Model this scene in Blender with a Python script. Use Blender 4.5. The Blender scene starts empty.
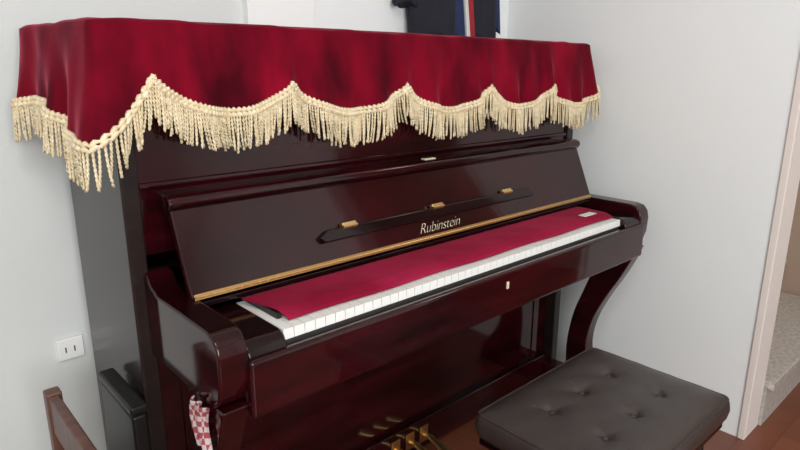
import bpy, bmesh, math, random
from mathutils import Matrix, Vector
random.seed(4)
# ---- dimensions (metres; piano left side x=0, piano back y=0, floor z=0)
yc,zc=-.377,1.281; yk,zk=-.643,.738; yh,zh=-.481,.775; yl,zl=-.405,.954
ys=-.355; ya,za=-.665,.771; xw,yd=1.675,-.983; W=1.545
sx0,sx1,sy0,sy1=.535,1.006,-1.134,-.790; zks=.682
# ---- camera
a,b,r=map(math.radians,(42.527,-14.618,.153))
Fv=Vector((math.sin(a)*math.cos(b),math.cos(a)*math.cos(b),math.sin(b)))
R0=Vector((math.cos(a),-math.sin(a),0)); U0=R0.cross(Fv)
Rv=R0*math.cos(r)+U0*math.sin(r); Uv=-R0*math.sin(r)+U0*math.cos(r)
cd=bpy.data.cameras.new('camera'); cam=bpy.data.objects.new('camera',cd); bpy.context.collection.objects.link(cam)
M=Matrix.Identity(4); cp=(-.361,-1.523,1.196)
for i in range(3): M[i][0]=Rv[i];M[i][1]=Uv[i];M[i][2]=-Fv[i];M[i][3]=cp[i]
cam.matrix_world=M; cd.sensor_width=36; cd.lens=600.68*36/800; cd.clip_start=.02
bpy.context.scene.camera=cam
# ---------------- materials
def mat(name,col,rough=.5,metal=0,coat=0,spec=.5,sheen=0,noise=None,bump=None,stint=(1,.2,.3)):
    m=bpy.data.materials.new(name); m.use_nodes=True; nt=m.node_tree; b=nt.nodes['Principled BSDF']
    b.inputs['Base Color'].default_value=(*col,1); b.inputs['Roughness'].default_value=rough; b.inputs['Metallic'].default_value=metal
    b.inputs['Coat Weight'].default_value=coat; b.inputs['Coat Roughness'].default_value=.03; b.inputs['Specular IOR Level'].default_value=spec
    tc=nt.nodes.new('ShaderNodeTexCoord')
    if sheen:
        b.inputs['Sheen Weight'].default_value=sheen; b.inputs['Sheen Roughness'].default_value=.3; b.inputs['Sheen Tint'].default_value=(*stint,1)
    if noise:
        col2,scale,stretch=noise
        mp=nt.nodes.new('ShaderNodeMapping'); mp.inputs['Scale'].default_value=stretch
        n=nt.nodes.new('ShaderNodeTexNoise'); n.inputs['Scale'].default_value=scale; n.inputs['Detail'].default_value=6
        cr=nt.nodes.new('ShaderNodeValToRGB'); cr.color_ramp.elements[0].position=.35; cr.color_ramp.elements[1].position=.7
        cr.color_ramp.elements[0].color=(*col,1); cr.color_ramp.elements[1].color=(*col2,1)
        nt.links.new(tc.outputs['Object'],mp.inputs[0]); nt.links.new(mp.outputs[0],n.inputs['Vector']); nt.links.new(n.outputs['Fac'],cr.inputs[0]); nt.links.new(cr.outputs[0],b.inputs['Base Color'])
    if bump:
        sc,st=bump
        n=nt.nodes.new('ShaderNodeTexNoise'); n.inputs['Scale'].default_value=sc; n.inputs['Detail'].default_value=4
        bp=nt.nodes.new('ShaderNodeBump'); bp.inputs['Strength'].default_value=st; bp.inputs['Distance'].default_value=.002
        nt.links.new(tc.outputs['Object'],n.inputs['Vector']); nt.links.new(n.outputs['Fac'],bp.inputs['Height']); nt.links.new(bp.outputs[0],b.inputs['Normal'])
    return m
mMah=mat('mahogany_lacquer',(.010,.0013,.0018),.08,0,0,.42,noise=((.038,.0026,.0048),3,(1,1,7)))
mSide=mat('mahogany_side',(.014,.010,.009),.22,0,0,.28,noise=((.022,.013,.012),3,(1,1,9)))
mMahD=mat('mahogany_dark',(.006,.0018,.0022),.09,0,0,.35,noise=((.012,.002,.003),3,(1,6,1)))
mVel=mat('crimson_velvet',(.052,.0004,.005),.9,0,0,.1,sheen=.42,noise=((.225,.0015,.016),9,(1,1,.45)),bump=(400,.3))  # stretched colour noise paints the pile's vertical highlights into the base colour
mFri=mat('gold_cream_fringe',(.66,.53,.32),.6,noise=((.86,.77,.56),90,(1,1,1)))
mFelt=mat('red_felt',(.21,.005,.026),.95,0,0,.1,sheen=.18,noise=((.31,.012,.05),6,(1,1,1)),bump=(150,.5))
mWK=mat('ivory_keys',(.86,.86,.83),.2)
mBK=mat('ebony_keys',(.01,.01,.01),.25)
mGap=mat('key_gap',(.05,.04,.04),.8)
mBrass=mat('brass',(.80,.57,.25),.3,1)
mBrassD=mat('aged_brass',(.50,.30,.12),.4,1)
mSil=mat('gilt_lettering',(.86,.78,.58),.3,.2)
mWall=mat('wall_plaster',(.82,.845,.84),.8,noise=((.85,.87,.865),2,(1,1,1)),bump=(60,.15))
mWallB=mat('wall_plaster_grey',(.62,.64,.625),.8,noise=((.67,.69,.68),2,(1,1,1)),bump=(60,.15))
mPil=mat('pilaster_lit_tone',(.86,.87,.855),.8,bump=(60,.15))  # paler than the wall, so the tone stands in for light on this strip
mCeil=mat('ceiling_paint',(.8,.8,.78),.9)
mTrim=mat('door_trim_paint',(.78,.71,.66),.5)
mStair=mat('beige_paint',(.46,.34,.26),.7)
mMarb=mat('terrazzo_marble',(.38,.35,.32),.35,noise=((.58,.55,.51),70,(1,1,1)))
mLea=mat('brown_black_leather',(.036,.026,.024),.36,0,0,.5,bump=(300,.6))
mWood=mat('brown_wood',(.085,.030,.02),.4,noise=((.15,.065,.045),4,(1,12,1)))
mBlk=mat('black_box_paint',(.008,.007,.007),.35,0,0,.3)
mNavy=mat('navy_cloth',(.010,.011,.020),.9,bump=(200,.4))
mBlue=mat('blue_cloth',(.015,.025,.085),.9)
mRedC=mat('red_cloth',(.34,.02,.03),.9)
mWhC=mat('white_plastic',(.8,.8,.78),.4)
def floormat():
    m=bpy.data.materials.new('wood_floor'); m.use_nodes=True; nt=m.node_tree; b=nt.nodes['Principled BSDF']; b.inputs['Roughness'].default_value=.3
    tc=nt.nodes.new('ShaderNodeTexCoord'); br=nt.nodes.new('ShaderNodeTexBrick'); br.inputs['Scale'].default_value=1
    br.inputs['Color1'].default_value=(.20,.06,.03,1); br.inputs['Color2'].default_value=(.26,.085,.045,1); br.inputs['Mortar'].default_value=(.12,.04,.025,1)
    br.inputs['Mortar Size'].default_value=.0015; br.inputs['Brick Width'].default_value=.6; br.inputs['Row Height'].default_value=.09
    n=nt.nodes.new('ShaderNodeTexNoise'); n.inputs['Scale'].default_value=8; mx=nt.nodes.new('ShaderNodeMixRGB'); mx.blend_type='MULTIPLY'; mx.inputs[0].default_value=.4
    nt.links.new(tc.outputs['Object'],br.inputs[0]); nt.links.new(tc.outputs['Object'],n.inputs['Vector']); nt.links.new(br.outputs[0],mx.inputs[1]); nt.links.new(n.outputs[0],mx.inputs[2]); nt.links.new(mx.outputs[0],b.inputs['Base Color'])
    return m
mFloor=floormat()
def plaidmat():
    m=bpy.data.materials.new('plaid_cloth'); m.use_nodes=True; nt=m.node_tree; b=nt.nodes['Principled BSDF']; b.inputs['Roughness'].default_value=.9
    tc=nt.nodes.new('ShaderNodeTexCoord'); ck=nt.nodes.new('ShaderNodeTexChecker'); ck.inputs['Scale'].default_value=95
    ck.inputs['Color1'].default_value=(.50,.42,.42,1); ck.inputs['Color2'].default_value=(.30,.05,.06,1)
    nt.links.new(tc.outputs['Object'],ck.inputs[0]); nt.links.new(ck.outputs[0],b.inputs['Base Color']); return m
mPlaid=plaidmat()
# ---------------- helpers
def mk(name,verts,faces,mt,parent=None,smooth=False):
    me=bpy.data.meshes.new(name); me.from_pydata([tuple(map(float,v)) for v in verts],[],faces); me.materials.append(mt)
    bm=bmesh.new(); bm.from_mesh(me); bmesh.ops.recalc_face_normals(bm,faces=bm.faces); bm.to_mesh(me); bm.free()
    if smooth:
        for f in me.polygons: f.use_smooth=True
    o=bpy.data.objects.new(name,me); bpy.context.collection.objects.link(o)
    if parent: o.parent=parent
    return o
def bev(o,w,seg=3):
    if w>0:
        b=o.modifiers.new('bevel','BEVEL'); b.width=w; b.segments=seg; b.limit_method='ANGLE'; b.angle_limit=math.radians(40)
        for f in o.data.polygons: f.use_smooth=True
        o.modifiers.new('wn','WEIGHTED_NORMAL')
    return o
def box(name,x0,x1,y0,y1,z0,z1,mt,parent=None,b=.003):
    v=[(x,y,z) for x in (x0,x1) for y in (y0,y1) for z in (z0,z1)]
    f=[(0,1,3,2),(4,6,7,5),(0,4,5,1),(2,3,7,6),(0,2,6,4),(1,5,7,3)]
    return bev(mk(name,v,f,mt,parent),b)
def prism(name,prof,x0,x1,mt,parent=None,b=.004):
    n=len(prof); v=[(x0,y,z) for y,z in prof]+[(x1,y,z) for y,z in prof]
    f=[tuple(range(n)),tuple(range(2*n-1,n-1,-1))]+[(i,(i+1)%n,n+(i+1)%n,n+i) for i in range(n)]
    return bev(mk(name,v,f,mt,parent),b)
def empty(name):
    e=bpy.data.objects.new(name,None); bpy.context.collection.objects.link(e); return e
def tube(V,Fc,path,rad,sides=6):
    base=len(V); n=len(path)
    for i,pt in enumerate(path):
        a=Vector(path[max(i-1,0)]); c=Vector(path[min(i+1,n-1)]); t=(c-a).normalized()
        up=Vector((0,0,1)) if abs(t.z)<.9 else Vector((0,1,0)); s=t.cross(up).normalized(); w=s.cross(t)
        r=rad(i/(n-1)) if callable(rad) else rad
        for k in range(sides):
            an=2*math.pi*k/sides; V.append(Vector(pt)+s*r*math.cos(an)+w*r*math.sin(an))
    for i in range(n-1):
        for k in range(sides):
            a=base+i*sides+k; b_=base+i*sides+(k+1)%sides
            Fc.append((a,b_,b_+sides,a+sides))
    Fc.append(tuple(base+k for k in range(sides))); Fc.append(tuple(base+(n-1)*sides+k for k in reversed(range(sides))))
# ---------------- room
WY=.06; XR=xw; XL=-2.6; YF=-4.2; HC=2.8
box('floor',XL-.1,XR+1.3,YF-.1,WY+1.6,-.1,0,mFloor,b=0)
box('ceiling',XL-.1,XR+1.3,YF-.1,WY+1.6,HC,HC+.1,mCeil,b=0)
px0,px1=.50,.72
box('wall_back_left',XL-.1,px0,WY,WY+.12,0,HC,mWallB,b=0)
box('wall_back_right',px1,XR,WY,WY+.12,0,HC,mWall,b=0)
box('wall_pilaster',px0,px1,.03,WY+.12,0,HC,mPil,b=.002)
OP=.95
box('wall_right',XR,XR+.12,yd,WY+.12,0,HC,mWall,b=0)
box('wall_right_front',XR,XR+.12,YF,yd-OP,0,HC,mWall,b=0)
box('wall_right_lintel',XR,XR+.12,yd-OP,yd,2.1,HC,mWall,b=0)
box('trim_door',XR-.006,XR+.125,yd-.022,yd,0,2.1,mTrim,b=.003)
box('wall_left',XL-.1,XL,YF,WY,0,HC,mWall,b=0)
wx0,wx1,wz0,wz1=-2.0,.1,.9,2.3
box('wall_front_a',XL,wx0,YF-.1,YF,0,HC,mWall,b=0); box('wall_front_b',wx1,XR,YF-.1,YF,0,HC,mWall,b=0)
box('wall_front_c',wx0,wx1,YF-.1,YF,0,wz0,mWall,b=0); box('wall_front_d',wx0,wx1,YF-.1,YF,wz1,HC,mWall,b=0)
w=empty('window_1')
for i,x in enumerate((wx0,(wx0+wx1)/2-.03,wx1-.06)): box('mullion_%d'%i,x,x+.06,YF-.08,YF-.02,wz0,wz1,mTrim,w)
for i,z in enumerate((wz0,wz1-.06)): box('rail_%d'%i,wx0,wx1,YF-.08,YF-.02,z,z+.06,mTrim,w)
st=empty('staircase')
for i in range(7):
    y0=yd-.03+i*.26
    box('step_%d'%i,XR+.13,XR+1.13,y0,y0+.27,i*.17,(i+1)*.17-.03,mMarb if i==0 else mStair,st,b=0)
    box('tread_%d'%i,XR+.13,XR+1.13,y0-.02,y0+.27,(i+1)*.17-.03,(i+1)*.17,mMarb,st,b=.004)
box('wall_stair',XR+1.15,XR+1.25,YF,WY+1.5,0,HC,mStair,b=0)
S=empty('wall_socket')
box('plate',-.066,-.006,WY-.010,WY,.486,.542,mWhC,S,.003)
for i,x in enumerate((-.048,-.028)): box('slot_%d'%i,x-.0015,x+.0015,WY-.0112,WY-.0095,.506,.520,mGap,S,.0)
# ---------------- piano
P=empty('upright_piano')
T=.035; zt=zc-.02; AI=.024
for s,(a,b_) in dict(left=(0,T),right=(W-T,W)).items():
    prism('side_panel_'+s,[(0,.0),(0,zt-.03),(ys,zt-.03),(ys,.0)],a,b_,mSide,P,.004)
    prof=[(ys+.01,za+.035),(ys-.012,za+.03),(ys-.03,za+.012),(ys-.06,za+.001),(ya+.04,za),(ya+.018,za-.006),(ya+.005,za-.022),(ya,za-.045),(ya+.002,za-.09),(ya+.012,za-.125),(ya+.035,za-.145),(ys+.01,za-.145)]
    aw=.055; xa,xb=(AI,AI+aw) if s=='left' else (W-.012-aw,W-.012)
    prism('arm_'+s,prof,xa,xb,mMah,P,.005)
    zb=za-.14; g=ya-.022
    ctr=[(g+.095,zb,.070),(g+.105,zb-.05,.062),(g+.128,zb-.12,.052),(g+.163,zb-.2,.044),(g+.195,zb-.28,.040),(g+.213,zb-.36,.038),(g+.215,zb-.43,.042),(g+.20,zb-.49,.055),(g+.185,.10,.070)]
    def cr(t):
        n=len(ctr)-1; i=min(int(t*n),n-1); u=t*n-i
        p0,p1,p2,p3=[ctr[max(0,min(n,i+k))] for k in (-1,0,1,2)]
        return [.5*((2*p1[c])+(-p0[c]+p2[c])*u+(2*p0[c]-5*p1[c]+4*p2[c]-p3[c])*u*u+(-p0[c]+3*p1[c]-3*p2[c]+p3[c])*u**3) for c in range(3)]
    sm=[cr(k/28) for k in range(29)]
    prism('leg_'+s,[(y-h,z) for y,z,h in sm]+[(y+h,z) for y,z,h in reversed(sm)],xa+.002,xb-.002,mMah,P,.005)
    prism('toe_'+s,[(ys+.02,0.0),(ys+.02,.10),(ya+.10,.10),(ya+.07,.08),(ya+.06,.02),(ya+.06,.0)],xa,xb,mMah,P,.006)
box('back_frame',T,W-T,-.04,-.0,.05,zt-.03,mMahD,P)
box('top_lid',-.008,W+.008,yc+.012,-.002,zt-.03,zt-.004,mMahD,P)
box('upper_panel',T,W-T,ys+.01,ys+.035,zl-.12,zt-.031,mMah,P)
yl2=ys+.04
box('lower_panel',T,W-T,yl2,yl2+.02,.12,za-.16,mMah,P)
box('bottom_rail',T,W-T,yl2-.02,yl2+.03,.02,.125,mMah,P,.006)
for s,a in (('left',.09),('right',W-.12)): box('lower_stile_'+s,a,a+.03,yl2-.004,yl2,.125,za-.16,mMah,P,.001)
kx0=W/2-.6125; kx1=W/2+.6125
box('keybed',AI+.05,W-.06,yk-.012,ys+.03,za-.16,zk-.045,mMahD,P)
box('key_slip',AI+.05,W-.06,yk-.035,yk-.012,za-.165,zk-.022,mMah,P,.008)
for s,(a,b_) in dict(left=(AI+.055,kx0-.002),right=(kx1+.002,W-.067)).items():
    prism('key_block_'+s,[(yh+.02,zk-.05),(yh+.02,zk+.004),(yk+.01,zk+.004),(yk-.008,zk-.002),(yk-.02,zk-.02),(yk-.02,zk-.05)],a,b_,mMahD,P,.005)
V=[];Fc=[];n=52;kw=1.225/n
def abox(V,Fc,x0,x1,y0,y1,z0,z1,c=0):
    b0=len(V)
    V+= [(x0,y0,z0),(x1,y0,z0),(x1,y1,z0),(x0,y1,z0),(x0+c,y0+c,z1),(x1-c,y0+c,z1),(x1-c,y1,z1),(x0+c,y1,z1)]
    Fc+=[tuple(b0+i for i in f) for f in ((0,3,2,1),(4,5,6,7),(0,1,5,4),(1,2,6,5),(2,3,7,6),(3,0,4,7))]
for i in range(n): abox(V,Fc,kx0+i*kw+.0005,kx0+(i+1)*kw-.0005,yk,yh+.015,zk-.02,zk,.0006)
mk('white_keys',V,Fc,mWK,P)
box('key_bushing',kx0,kx1,yk+.004,yh+.015,zk-.035,zk-.006,mGap,P,0)
V=[];Fc=[]
for i in range(n-1):
    if (i%7) in (0,2,3,5,6):
        x=kx0+(i+1)*kw; abox(V,Fc,x-.0055,x+.0055,yk+.05,yh+.015,zk-.002,zk+.012,.001)
mk('black_keys',V,Fc,mBK,P)
d=Vector((0,yl-yh,zl-zh)); L=d.length; dn=d.normalized(); nn=Vector((1,0,0)).cross(dn)
FB=Matrix.Identity(4)
for i in range(3): FB[i][0]=(1,0,0)[i];FB[i][1]=dn[i];FB[i][2]=nn[i]
FB.translation=Vector((0,yh,zh))
def lbox(name,x0,x1,v0,v1,h0,h1,mt,b=.003):
    o=box(name,x0,x1,v0,v1,h0,h1,mt,P,b); o.matrix_world=FB; return o
lbox('fallboard',.066,W-.066,.0,L-.01,-.02,0,mMah)
prism('fallboard_ledge',[(yl-.012,zl-.020),(yl-.02,zl-.008),(yl-.016,zl+.003),(yl-.004,zl+.008),(yl+.022,zl+.009),(yl+.022,zl-.02),(yl+.010,zl-.03)],.062,W-.062,mMah,P,.004)
prism('rear_ledge',[(yl+.020,zl-.012),(yl+.020,zl+.004),(ys+.012,zl+.004),(ys+.012,zl-.012)],.075,W-.075,mMahD,P,.001)
box('fringe_reflection_strip',T,W-T,ys+.004,ys+.012,zl+.014,zl+.026,mMah,P,.003)  # added strip standing in for the highlight line of the reflected fringe
box('lock_plate',W/2-.020,W/2+.020,yl-.002,yl+.014,zl+.0080,zl+.0110,mSil,P,.001)
box('lock_slot',W/2-.010,W/2+.010,yl+.003,yl+.009,zl+.0105,zl+.0116,mGap,P,0)
xc=W/2-.02
v0,v1=L*.24,L*.38
prof=[(xc-.375,v0),(xc+.395,v0),(xc+.41,v0+.012),(xc+.39,v1),(xc-.36,v1),(xc-.385,v0+.014)]
n6=len(prof); V=[(x,y,0) for x,y in prof]+[(x,y,.014) for x,y in prof]
o=mk('music_shelf',V,[tuple(range(n6)),tuple(range(2*n6-1,n6-1,-1))]+[(i,(i+1)%n6,n6+(i+1)%n6,n6+i) for i in range(n6)],mMahD,P); o.matrix_world=FB; bev(o,.004)
for i,x in enumerate((xc-.30,xc-.01,xc+.28)):
    lbox('shelf_hinge_%d'%i,x-.020,x+.020,L*.35,L*.425,.004,.0165,mBrass,.002)
    V=[];Fc=[]; tube(V,Fc,[(x-.020,L*.375,.017),(x+.020,L*.375,.017)],.0035,10); o=mk('hinge_pin_%d'%i,V,Fc,mBrass,P); o.matrix_world=FB
lbox('brass_hinge',.070,W-.070,-.005,.007,0,.002,mBrassD,.0008)
V=[];Fc=[]
for i in range(72):
    x=.070+(W-.14)*i/72; tube(V,Fc,[(x,.0,.0025),(x+(W-.14)/72-.0025,.0,.0025)],.0026,8)
o=mk('hinge_knuckles',V,Fc,mBrass,P); o.matrix_world=FB
box('name_rail',AI+.05,W-.06,yh-.004,ys+.02,zk+.016,zh-.010,mMahD,P,.002)
tx=bpy.data.curves.new('t','FONT'); tx.body='Rubinstein'; tx.size=.038; tx.extrude=.0005; tx.shear=.6; tx.align_x='CENTER'; tx.space_character=.95; tx.offset=-.0010
to=bpy.data.objects.new('t',tx); bpy.context.collection.objects.link(to); bpy.context.view_layer.update()
me=bpy.data.meshes.new_from_object(to); bpy.data.objects.remove(to); me.materials.clear(); me.materials.append(mSil)
lo=bpy.data.objects.new('fallboard_lettering',me); bpy.context.collection.objects.link(lo); lo.parent=P
lo.matrix_world=FB@Matrix.Translation((xc-.01,L*.075,.0012))
box('keyhole_plate',W/2-.004,W/2+.004,yk-.0375,yk-.034,zks-.009,zks+.009,mSil,P,.001)
for i,x in enumerate((W/2-.06,W/2,W/2+.06)):
    V=[];Fc=[]
    prof=[(yl2+.005,.07,.010),(yl2-.05,.072,.010),(yl2-.08,.066,.012),(yl2-.105,.058,.018),(yl2-.13,.052,.021),(yl2-.145,.050,.015),(yl2-.15,.049,.006)]
    for y,z,hw in prof: V+=[(x-hw,y,z),(x-hw*.6,y,z+.008),(x+hw*.6,y,z+.008),(x+hw,y,z),(x+hw*.6,y,z-.005),(x-hw*.6,y,z-.005)]
    for j in range(len(prof)-1):
        for k in range(6): Fc.append((j*6+k,j*6+(k+1)%6,(j+1)*6+(k+1)%6,(j+1)*6+k))
    Fc+= [tuple(range(6)),tuple(len(V)-6+k for k in range(6))]
    mk('pedal_%d'%i,V,Fc,mBrass,P,True)
    box('pedal_escutcheon_%d'%i,x-.018,x+.018,yl2-.023,yl2-.019,.045,.10,mBrassD,P,.001)
# felt
V=[];Fc=[];nx,ny=160,14
fx1=kx1-.004; fy0,fy1=yk+.026,yh-.008
for j in range(ny+1):
    for i in range(nx+1):
        u=i/nx;v=j/ny; x0_=kx0+.030-.030*v; x=x0_+(fx1-x0_)*u; y=fy0+(fy1-fy0)*v+.0025*math.sin(u*23)*(1-v)
        z=zk+.0025+.0125*min(1,v/.25)**.7+.0010*math.sin(u*60+v*5)*math.sin(v*3.1)
        V.append((x,y,z))
for j in range(ny):
    for i in range(nx):
        a=j*(nx+1)+i; Fc.append((a,a+1,a+nx+2,a+nx+1))
fo=mk('key_felt_cover',V,Fc,mFelt,P,True); s=fo.modifiers.new('s','SOLIDIFY'); s.thickness=.002; s.offset=1
box('paper_label',kx1-.115,kx1-.05,yk+.055,yk+.08,zk+.0178,zk+.0192,mWhC,P,0)
# ---------------- velvet cover
C=empty('velvet_piano_cover')
x0c,x1c=-.020,W+.030; yb=-.005; rc=.018
Ls=abs(yc-yb); Wc=x1c-x0c; TOT=2*Ls+Wc
def path(s):
    def raw(s):
        if s<Ls: return Vector((x0c-.030*(1-s/Ls),yb-s)),Vector((-1,0))
        if s<Ls+Wc: return Vector((x0c+s-Ls,yc)),Vector((0,-1))
        return Vector((x1c,yc+(s-Ls-Wc))),Vector((1,0))
    k=rc; pa,na=raw(max(0,s-k)); pb,nb=raw(min(TOT,s+k)); pm,_=raw(s)
    if (na-nb).length>.1: return (pa+pb)*.25+pm*.5,None
    return pm,na
def normal(s):
    w=.045
    def f(c): return max(0,min(1,(s-(c-w))/(2*w)))
    ang=math.pi+(math.pi/2)*f(Ls)+(math.pi/2)*f(Ls+Wc)
    return Vector((math.cos(ang),math.sin(ang)))
pk=[.049,.233,.440,.648,.834,1.02]
pd=[.108,.124,.134,.142,.145,.15]
def drop(s):
    if s<Ls:
        g=(Ls-s)/Ls; return .224-.055*math.sin(min(g*1.6,1)*math.pi/2)+.012*math.sin(g*math.pi*2)
    if s<=Ls+Wc:
        f=(s-Ls)/Wc
        if f<pk[0]: t=f/pk[0]; return .224-(.224-pd[0])*(t**1.2)
        for k in range(5):
            a,b_=pk[k],pk[k+1]
            if f<=b_: t=(f-a)/(b_-a); return pd[k]+(pd[k+1]-pd[k])*t+.062*math.sin(math.pi*t)**.72
        return .15
    g=(s-Ls-Wc)/Ls; return .15+.05*math.sin(min(1,g*2)*math.pi/2)
def flare(s,v):
    w=math.exp(-((s-Ls)/.10)**2)+1.6*math.exp(-((s-Ls-Wc)/.07)**2)
    f=(s-Ls)/Wc; fold=0
    for q in pk[:-1]: fold+=math.exp(-((f-q)/.013)**2)
    cre=.0022*math.sin(s*31+9*v)*math.sin(s*13+2)+.0014*math.sin(s*57-30*v+1.3*math.sin(s*9))
    return .006+.10*v*(1+.6*w)+.30*v*v*math.sin(s*38+1)+.26*v*v*math.sin(s*71)+.11*v*fold+cre*min(1,v/.02)
def cpt(s,v):
    q,_=path(s); nn2=normal(s); o_=flare(s,v); return Vector((q.x+nn2.x*o_,q.y+nn2.y*o_,zc-v))
V=[];Fc=[];ns=520;nv=20
for i in range(ns+1):
    s=TOT*i/ns; q,_=path(s); n2=normal(s); dr=drop(s); dz=.0012*math.sin(s*29)+.0008*math.sin(s*63)
    V.append((q.x-n2.x*.010,q.y-n2.y*.010,zc+dz)); V.append((q.x-n2.x*.002,q.y-n2.y*.002,zc-.0015+dz))
    for j in range(nv+1):
        v=.007+(dr-.007)*j/nv; V.append(cpt(s,v))
rw=nv+3
for i in range(ns):
    for j in range(rw-1): a=i*rw+j; Fc.append((a,a+1,a+rw+1,a+rw))
Fc.append(tuple(i*rw for i in range(ns+1)))
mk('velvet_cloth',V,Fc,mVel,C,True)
V=[];Fc=[]
for off,rad in ((-.002,.0046),(-.011,.0042)):
    pth=[]; N=1100
    for i in range(N+1):
        s=TOT*i/N; c=cpt(s,drop(s)+off); n2=normal(s); pth.append(c+Vector((n2.x,n2.y,0))*.003+Vector((0,0,.0022*math.sin(i*1.57))))
    tube(V,Fc,pth,lambda t,rad=rad:rad*(1+.3*math.sin(t*N*1.57+1)),6)
mk('fringe_braid',V,Fc,mFri,C,True)
V=[];Fc=[]; s=.002; kk=0
while s<TOT:
    dr=drop(s); c=cpt(s,dr); n2=normal(s); nv3=Vector((n2.x,n2.y,0)); tg=Vector((-n2.y,n2.x,0))
    kk+=1; Ln=.070+random.uniform(-.008,.006); sl=random.uniform(-.008,.008)+.006*math.sin(s*25); ou=random.uniform(-.001,.003)+(.003 if kk%2 else -.002)
    ph=random.random()*6
    for hl in (0,math.pi): # two-ply twisted cord
        pth=[c+nv3*(.003+ou*t+.0014*math.cos(t*26+ph+hl))+tg*(sl*t*t+.0014*math.sin(t*26+ph+hl))-Vector((0,0,Ln*t)) for t in [k/20 for k in range(21)]]
        tube(V,Fc,pth,lambda t:.0017*(1 if t<.96 else .7),4)
    s+=.0046
mk('fringe_strands',V,Fc,mFri,C,True)
# ---------------- stool
S=empty('piano_stool')
zs=.49; cx_,cy_=(sx0+sx1)/2,(sy0+sy1)/2; hx,hy=(sx1-sx0)/2,(sy1-sy0)/2
V=[];Fc=[];nx,ny=90,66
bts=[(a*hx*.5,b_*hy*.36) for a in (-1,0,1) for b_ in (-1,1)]
for j in range(ny+1):
    for i in range(nx+1):
        X=-1+2*i/nx; Y=-1+2*j/ny; x=X*hx;y=Y*hy
        z=zs-.010+.013*(1-X**10)*(1-Y**10)
        for bx,by in bts:
            r2=(x-bx)**2+(y-by)**2; z-=.009*math.exp(-r2/.011**2)+.003*math.exp(-r2/.035**2)
            an=math.atan2(y-by,x-bx); z-=.002*math.exp(-r2/.032**2)*max(0,math.cos(an*5+bx*40))
        z+=.0012*math.sin(x*70+y*30)*math.sin(y*60-x*20)*.5
        cr_=.016; ex=max(0,abs(x)-(hx-cr_)); ey=max(0,abs(y)-(hy-cr_)); k=math.hypot(ex,ey)
        if ex>0 and ey>0:
            m_=max(ex,ey)/k; x=math.copysign(hx-cr_+ex*m_,x); y=math.copysign(hy-cr_+ey*m_,y)
        V.append((cx_+x,cy_+y,z))
for j in range(ny):
    for i in range(nx): a=j*(nx+1)+i; Fc.append((a,a+1,a+nx+2,a+nx+1))
ring=[i for i in range(nx+1)]+[(j)*(nx+1)+nx for j in range(1,ny+1)]+[ny*(nx+1)+i for i in range(nx-1,-1,-1)]+[j*(nx+1) for j in range(ny-1,0,-1)]
prev=ring
for (off,z) in ((.004,zs-.020),(.006,zs-.038),(.003,zs-.056),(-.002,zs-.066)):
    cur=[]
    for k in ring:
        a=V[k]; dx,dy=a[0]-cx_,a[1]-cy_
        cur.append(len(V)); V.append((cx_+dx*(1+off/hx),cy_+dy*(1+off/hy),z))
    for k in range(len(ring)): Fc.append((prev[k],prev[(k+1)%len(ring)],cur[(k+1)%len(ring)],cur[k]))
    prev=cur
Fc.append(tuple(prev))
mk('cushion',V,Fc,mLea,S,True)
cv=bpy.data.objects['cushion'].data.vertices
V=[];Fc=[]; pp=[cv[k].co+Vector((0,0,-.001)) for k in ring]; pp.append(pp[0]); tube(V,Fc,pp,.003,6); mk('cushion_piping',V,Fc,mLea,S,True)
for i,(bx,by) in enumerate(bts):
    bpy.ops.mesh.primitive_uv_sphere_add(segments=16,ring_count=8,radius=.008,location=(cx_+bx,cy_+by,zs-.0078)); o=bpy.context.object; o.scale=(1,1,.5); o.name='button_%d'%i; o.parent=S; o.data.materials.append(mLea)
    for f in o.data.polygons: f.use_smooth=True
box('seat_board',sx0+.005,sx1-.005,sy0+.005,sy1-.005,zs-.086,zs-.066,mMahD,S,.004)
box('skirt',sx0+.035,sx1-.035,sy0+.035,sy1-.035,zs-.15,zs-.086,mMahD,S,.004)
for i,(a,b_) in enumerate([(sx0+.05,sy0+.05),(sx1-.05,sy0+.05),(sx0+.05,sy1-.05),(sx1-.05,sy1-.05)]):
    V=[];Fc=[]; tube(V,Fc,[(a,b_,z) for z in (zs-.1,.30,.27,.24,.10,.06,.03,.0)],lambda t:.024-.006*t+.004*math.sin(t*12),16); mk('leg_%d'%i,V,Fc,mMahD,S,True)
box('stretcher_a',sx0+.05,sx1-.05,cy_-.012,cy_+.012,.12,.145,mMahD,S)
box('stretcher_b',sx0+.04,sx0+.06,sy0+.05,sy1-.05,.12,.145,mMahD,S); box('stretcher_c',sx1-.06,sx1-.04,sy0+.05,sy1-.05,.12,.145,mMahD,S)
# ---------------- jacket on wall hook
J=empty('hanging_jacket')
def cloth(name,xa0,xa1,z0,z1,yf,th,mt,ph=0,topw=1.0,slant=0):
    V=[];Fc=[];nu,nz=48,30
    for j in range(nz+1):
        t=j/nz; z=z0+(z1-z0)*t; wv=1-(1-topw)*t**2.5
        for i in range(nu):
            an=2*math.pi*i/nu; xm=(xa0+xa1)/2+slant*t; hw=(xa1-xa0)/2*wv*(1+.03*math.sin(z*14+ph))
            rr=1+.14*math.sin(an*6+ph+z*4)*(1-.5*t)
            V.append((xm+hw*math.cos(an),yf+th*math.sin(an)*rr,z+.008*math.sin(an*3+ph)*(1-t)))
    for j in range(nz):
        for i in range(nu): Fc.append((j*nu+i,j*nu+(i+1)%nu,(j+1)*nu+(i+1)%nu,(j+1)*nu+i))
    Fc+= [tuple(range(nu)),tuple(nz*nu+i for i in range(nu))]
    return mk(name,V,Fc,mt,J,True)
cloth('body_left',1.09,1.31,1.295,1.85,.018,.038,mNavy,0,.6)
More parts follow.
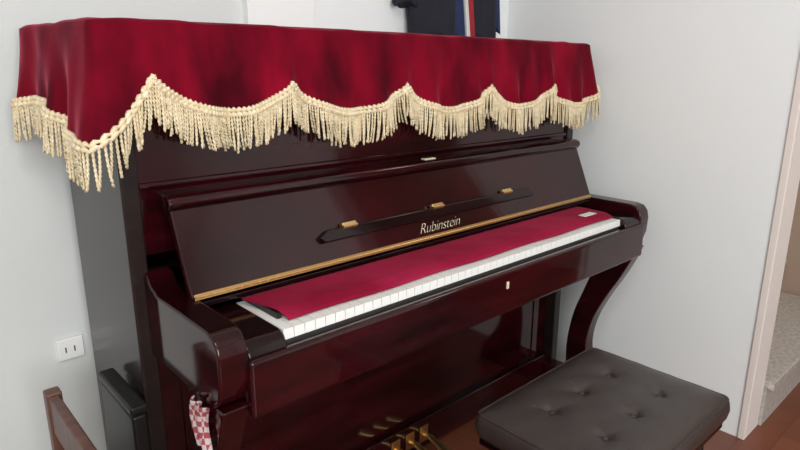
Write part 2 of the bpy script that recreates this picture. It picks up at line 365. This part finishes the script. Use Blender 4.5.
cloth('sleeve_left',1.03,1.12,1.40,1.80,.022,.034,mNavy,1,.8,.06)
cloth('body_right',1.36,1.54,1.30,1.85,.018,.038,mNavy,2,.6)
cloth('sleeve_right',1.50,1.56,1.33,1.80,.022,.032,mBlue,1,.8,-.05)
cloth('lining',1.24,1.42,1.295,1.84,.026,.026,mBlue,1,.8)
cloth('red_piping_a',1.375,1.395,1.297,1.80,-.004,.016,mRedC,1,.8,-.07)
cloth('white_piping',1.360,1.368,1.297,1.80,-.002,.014,mWhC,1,.8,-.07)
cloth('collar',1.24,1.42,1.82,1.90,.022,.034,mNavy,1,.8)
V=[];Fc=[]; tube(V,Fc,[(1.33,WY,1.93),(1.33,.02,1.93),(1.33,.0,1.915),(1.33,.0,1.89)],.006,8); mk('wall_hook',V,Fc,mBrass,J,True)
# ---------------- small wooden chair and slim black case, left of piano
Ch=empty('wooden_chair')
xs=-.122
box('post_back',xs-.030,xs,-.232,-.20,0,.55,mWood,Ch,.004); box('post_front',xs-.030,xs,-.60,-.568,0,.55,mWood,Ch,.004)
box('top_rail',xs-.026,xs-.006,-.57,-.23,.46,.545,mWood,Ch,.004); box('mid_rail',xs-.026,xs-.006,-.57,-.23,.36,.41,mWood,Ch,.004)
box('seat',xs-.40,xs-.0,-.60,-.20,.265,.29,mWood,Ch,.005)
for i,y in enumerate((-.232,-.60)): box('leg_%d'%i,xs-.39,xs-.358,y,y+.032,0,.265,mWood,Ch,.003)
box('apron',xs-.38,xs-.02,-.59,-.575,.21,.265,mWood,Ch,.003)
K=empty('black_case')
box('body',-.042,-.012,-.40,-.20,.012,.530,mBlk,K,.006); box('lid',-.044,-.010,-.403,-.197,.534,.552,mBlk,K,.005)
for i,(x,y) in enumerate(((-.034,-.385),(-.022,-.385),(-.034,-.215),(-.022,-.215))): box('foot_%d'%i,x-.006,x+.006,y-.01,y+.01,0,.014,mBlk,K,.002)
box('lid_neck',-.040,-.015,-.395,-.205,.525,.54,mBlk,K,.0)
# plaid cloth tucked under the arm
V=[];Fc=[];nu,nz=24,20
for j in range(nz+1):
    for i in range(nu+1):
        u=i/nu;t=j/nz; V.append((.014+.006*math.sin(u*14+t*2),-.632+.066*u+.010*math.sin(t*4)+.012*t*(1-u),.630-.098*t*(1-.25*u)))
for j in range(nz):
    for i in range(nu): a=j*(nu+1)+i; Fc.append((a,a+1,a+nu+2,a+nu+1))
o=mk('plaid_towel',V,Fc,mPlaid,None,True); s=o.modifiers.new('s','SOLIDIFY'); s.thickness=.003
# ---------------- lights
def area(name,loc,target,sz,en,col,szy=None):
    l=bpy.data.lights.new(name,'AREA'); l.energy=en; l.size=sz; l.color=col
    if szy: l.shape='RECTANGLE'; l.size_y=szy
    o=bpy.data.objects.new(name,l); bpy.context.collection.objects.link(o); o.location=loc; o.rotation_euler=(Vector(target)-Vector(loc)).to_track_quat('-Z','Y').to_euler()
area('window_light',(-.95,YF+.05,1.6),(.4,0,1.0),1.9,100,(.97,.99,1),1.3)
area('ceiling_fill',(-.6,-2.0,2.7),(-.6,-2,0),.6,21,(1,.97,.92))  # added overhead fill to keep the closed room from going dark, no fixture
area('stair_light',(XR+.7,-1.6,2.6),(XR+.7,-1,0),.5,8,(1,.93,.85))
wd=bpy.data.worlds.new('world'); bpy.context.scene.world=wd; wd.use_nodes=True; wd.node_tree.nodes['Background'].inputs[0].default_value=(.9,.95,1,1); wd.node_tree.nodes['Background'].inputs[1].default_value=1.0
bpy.context.scene.view_settings.view_transform='Standard'
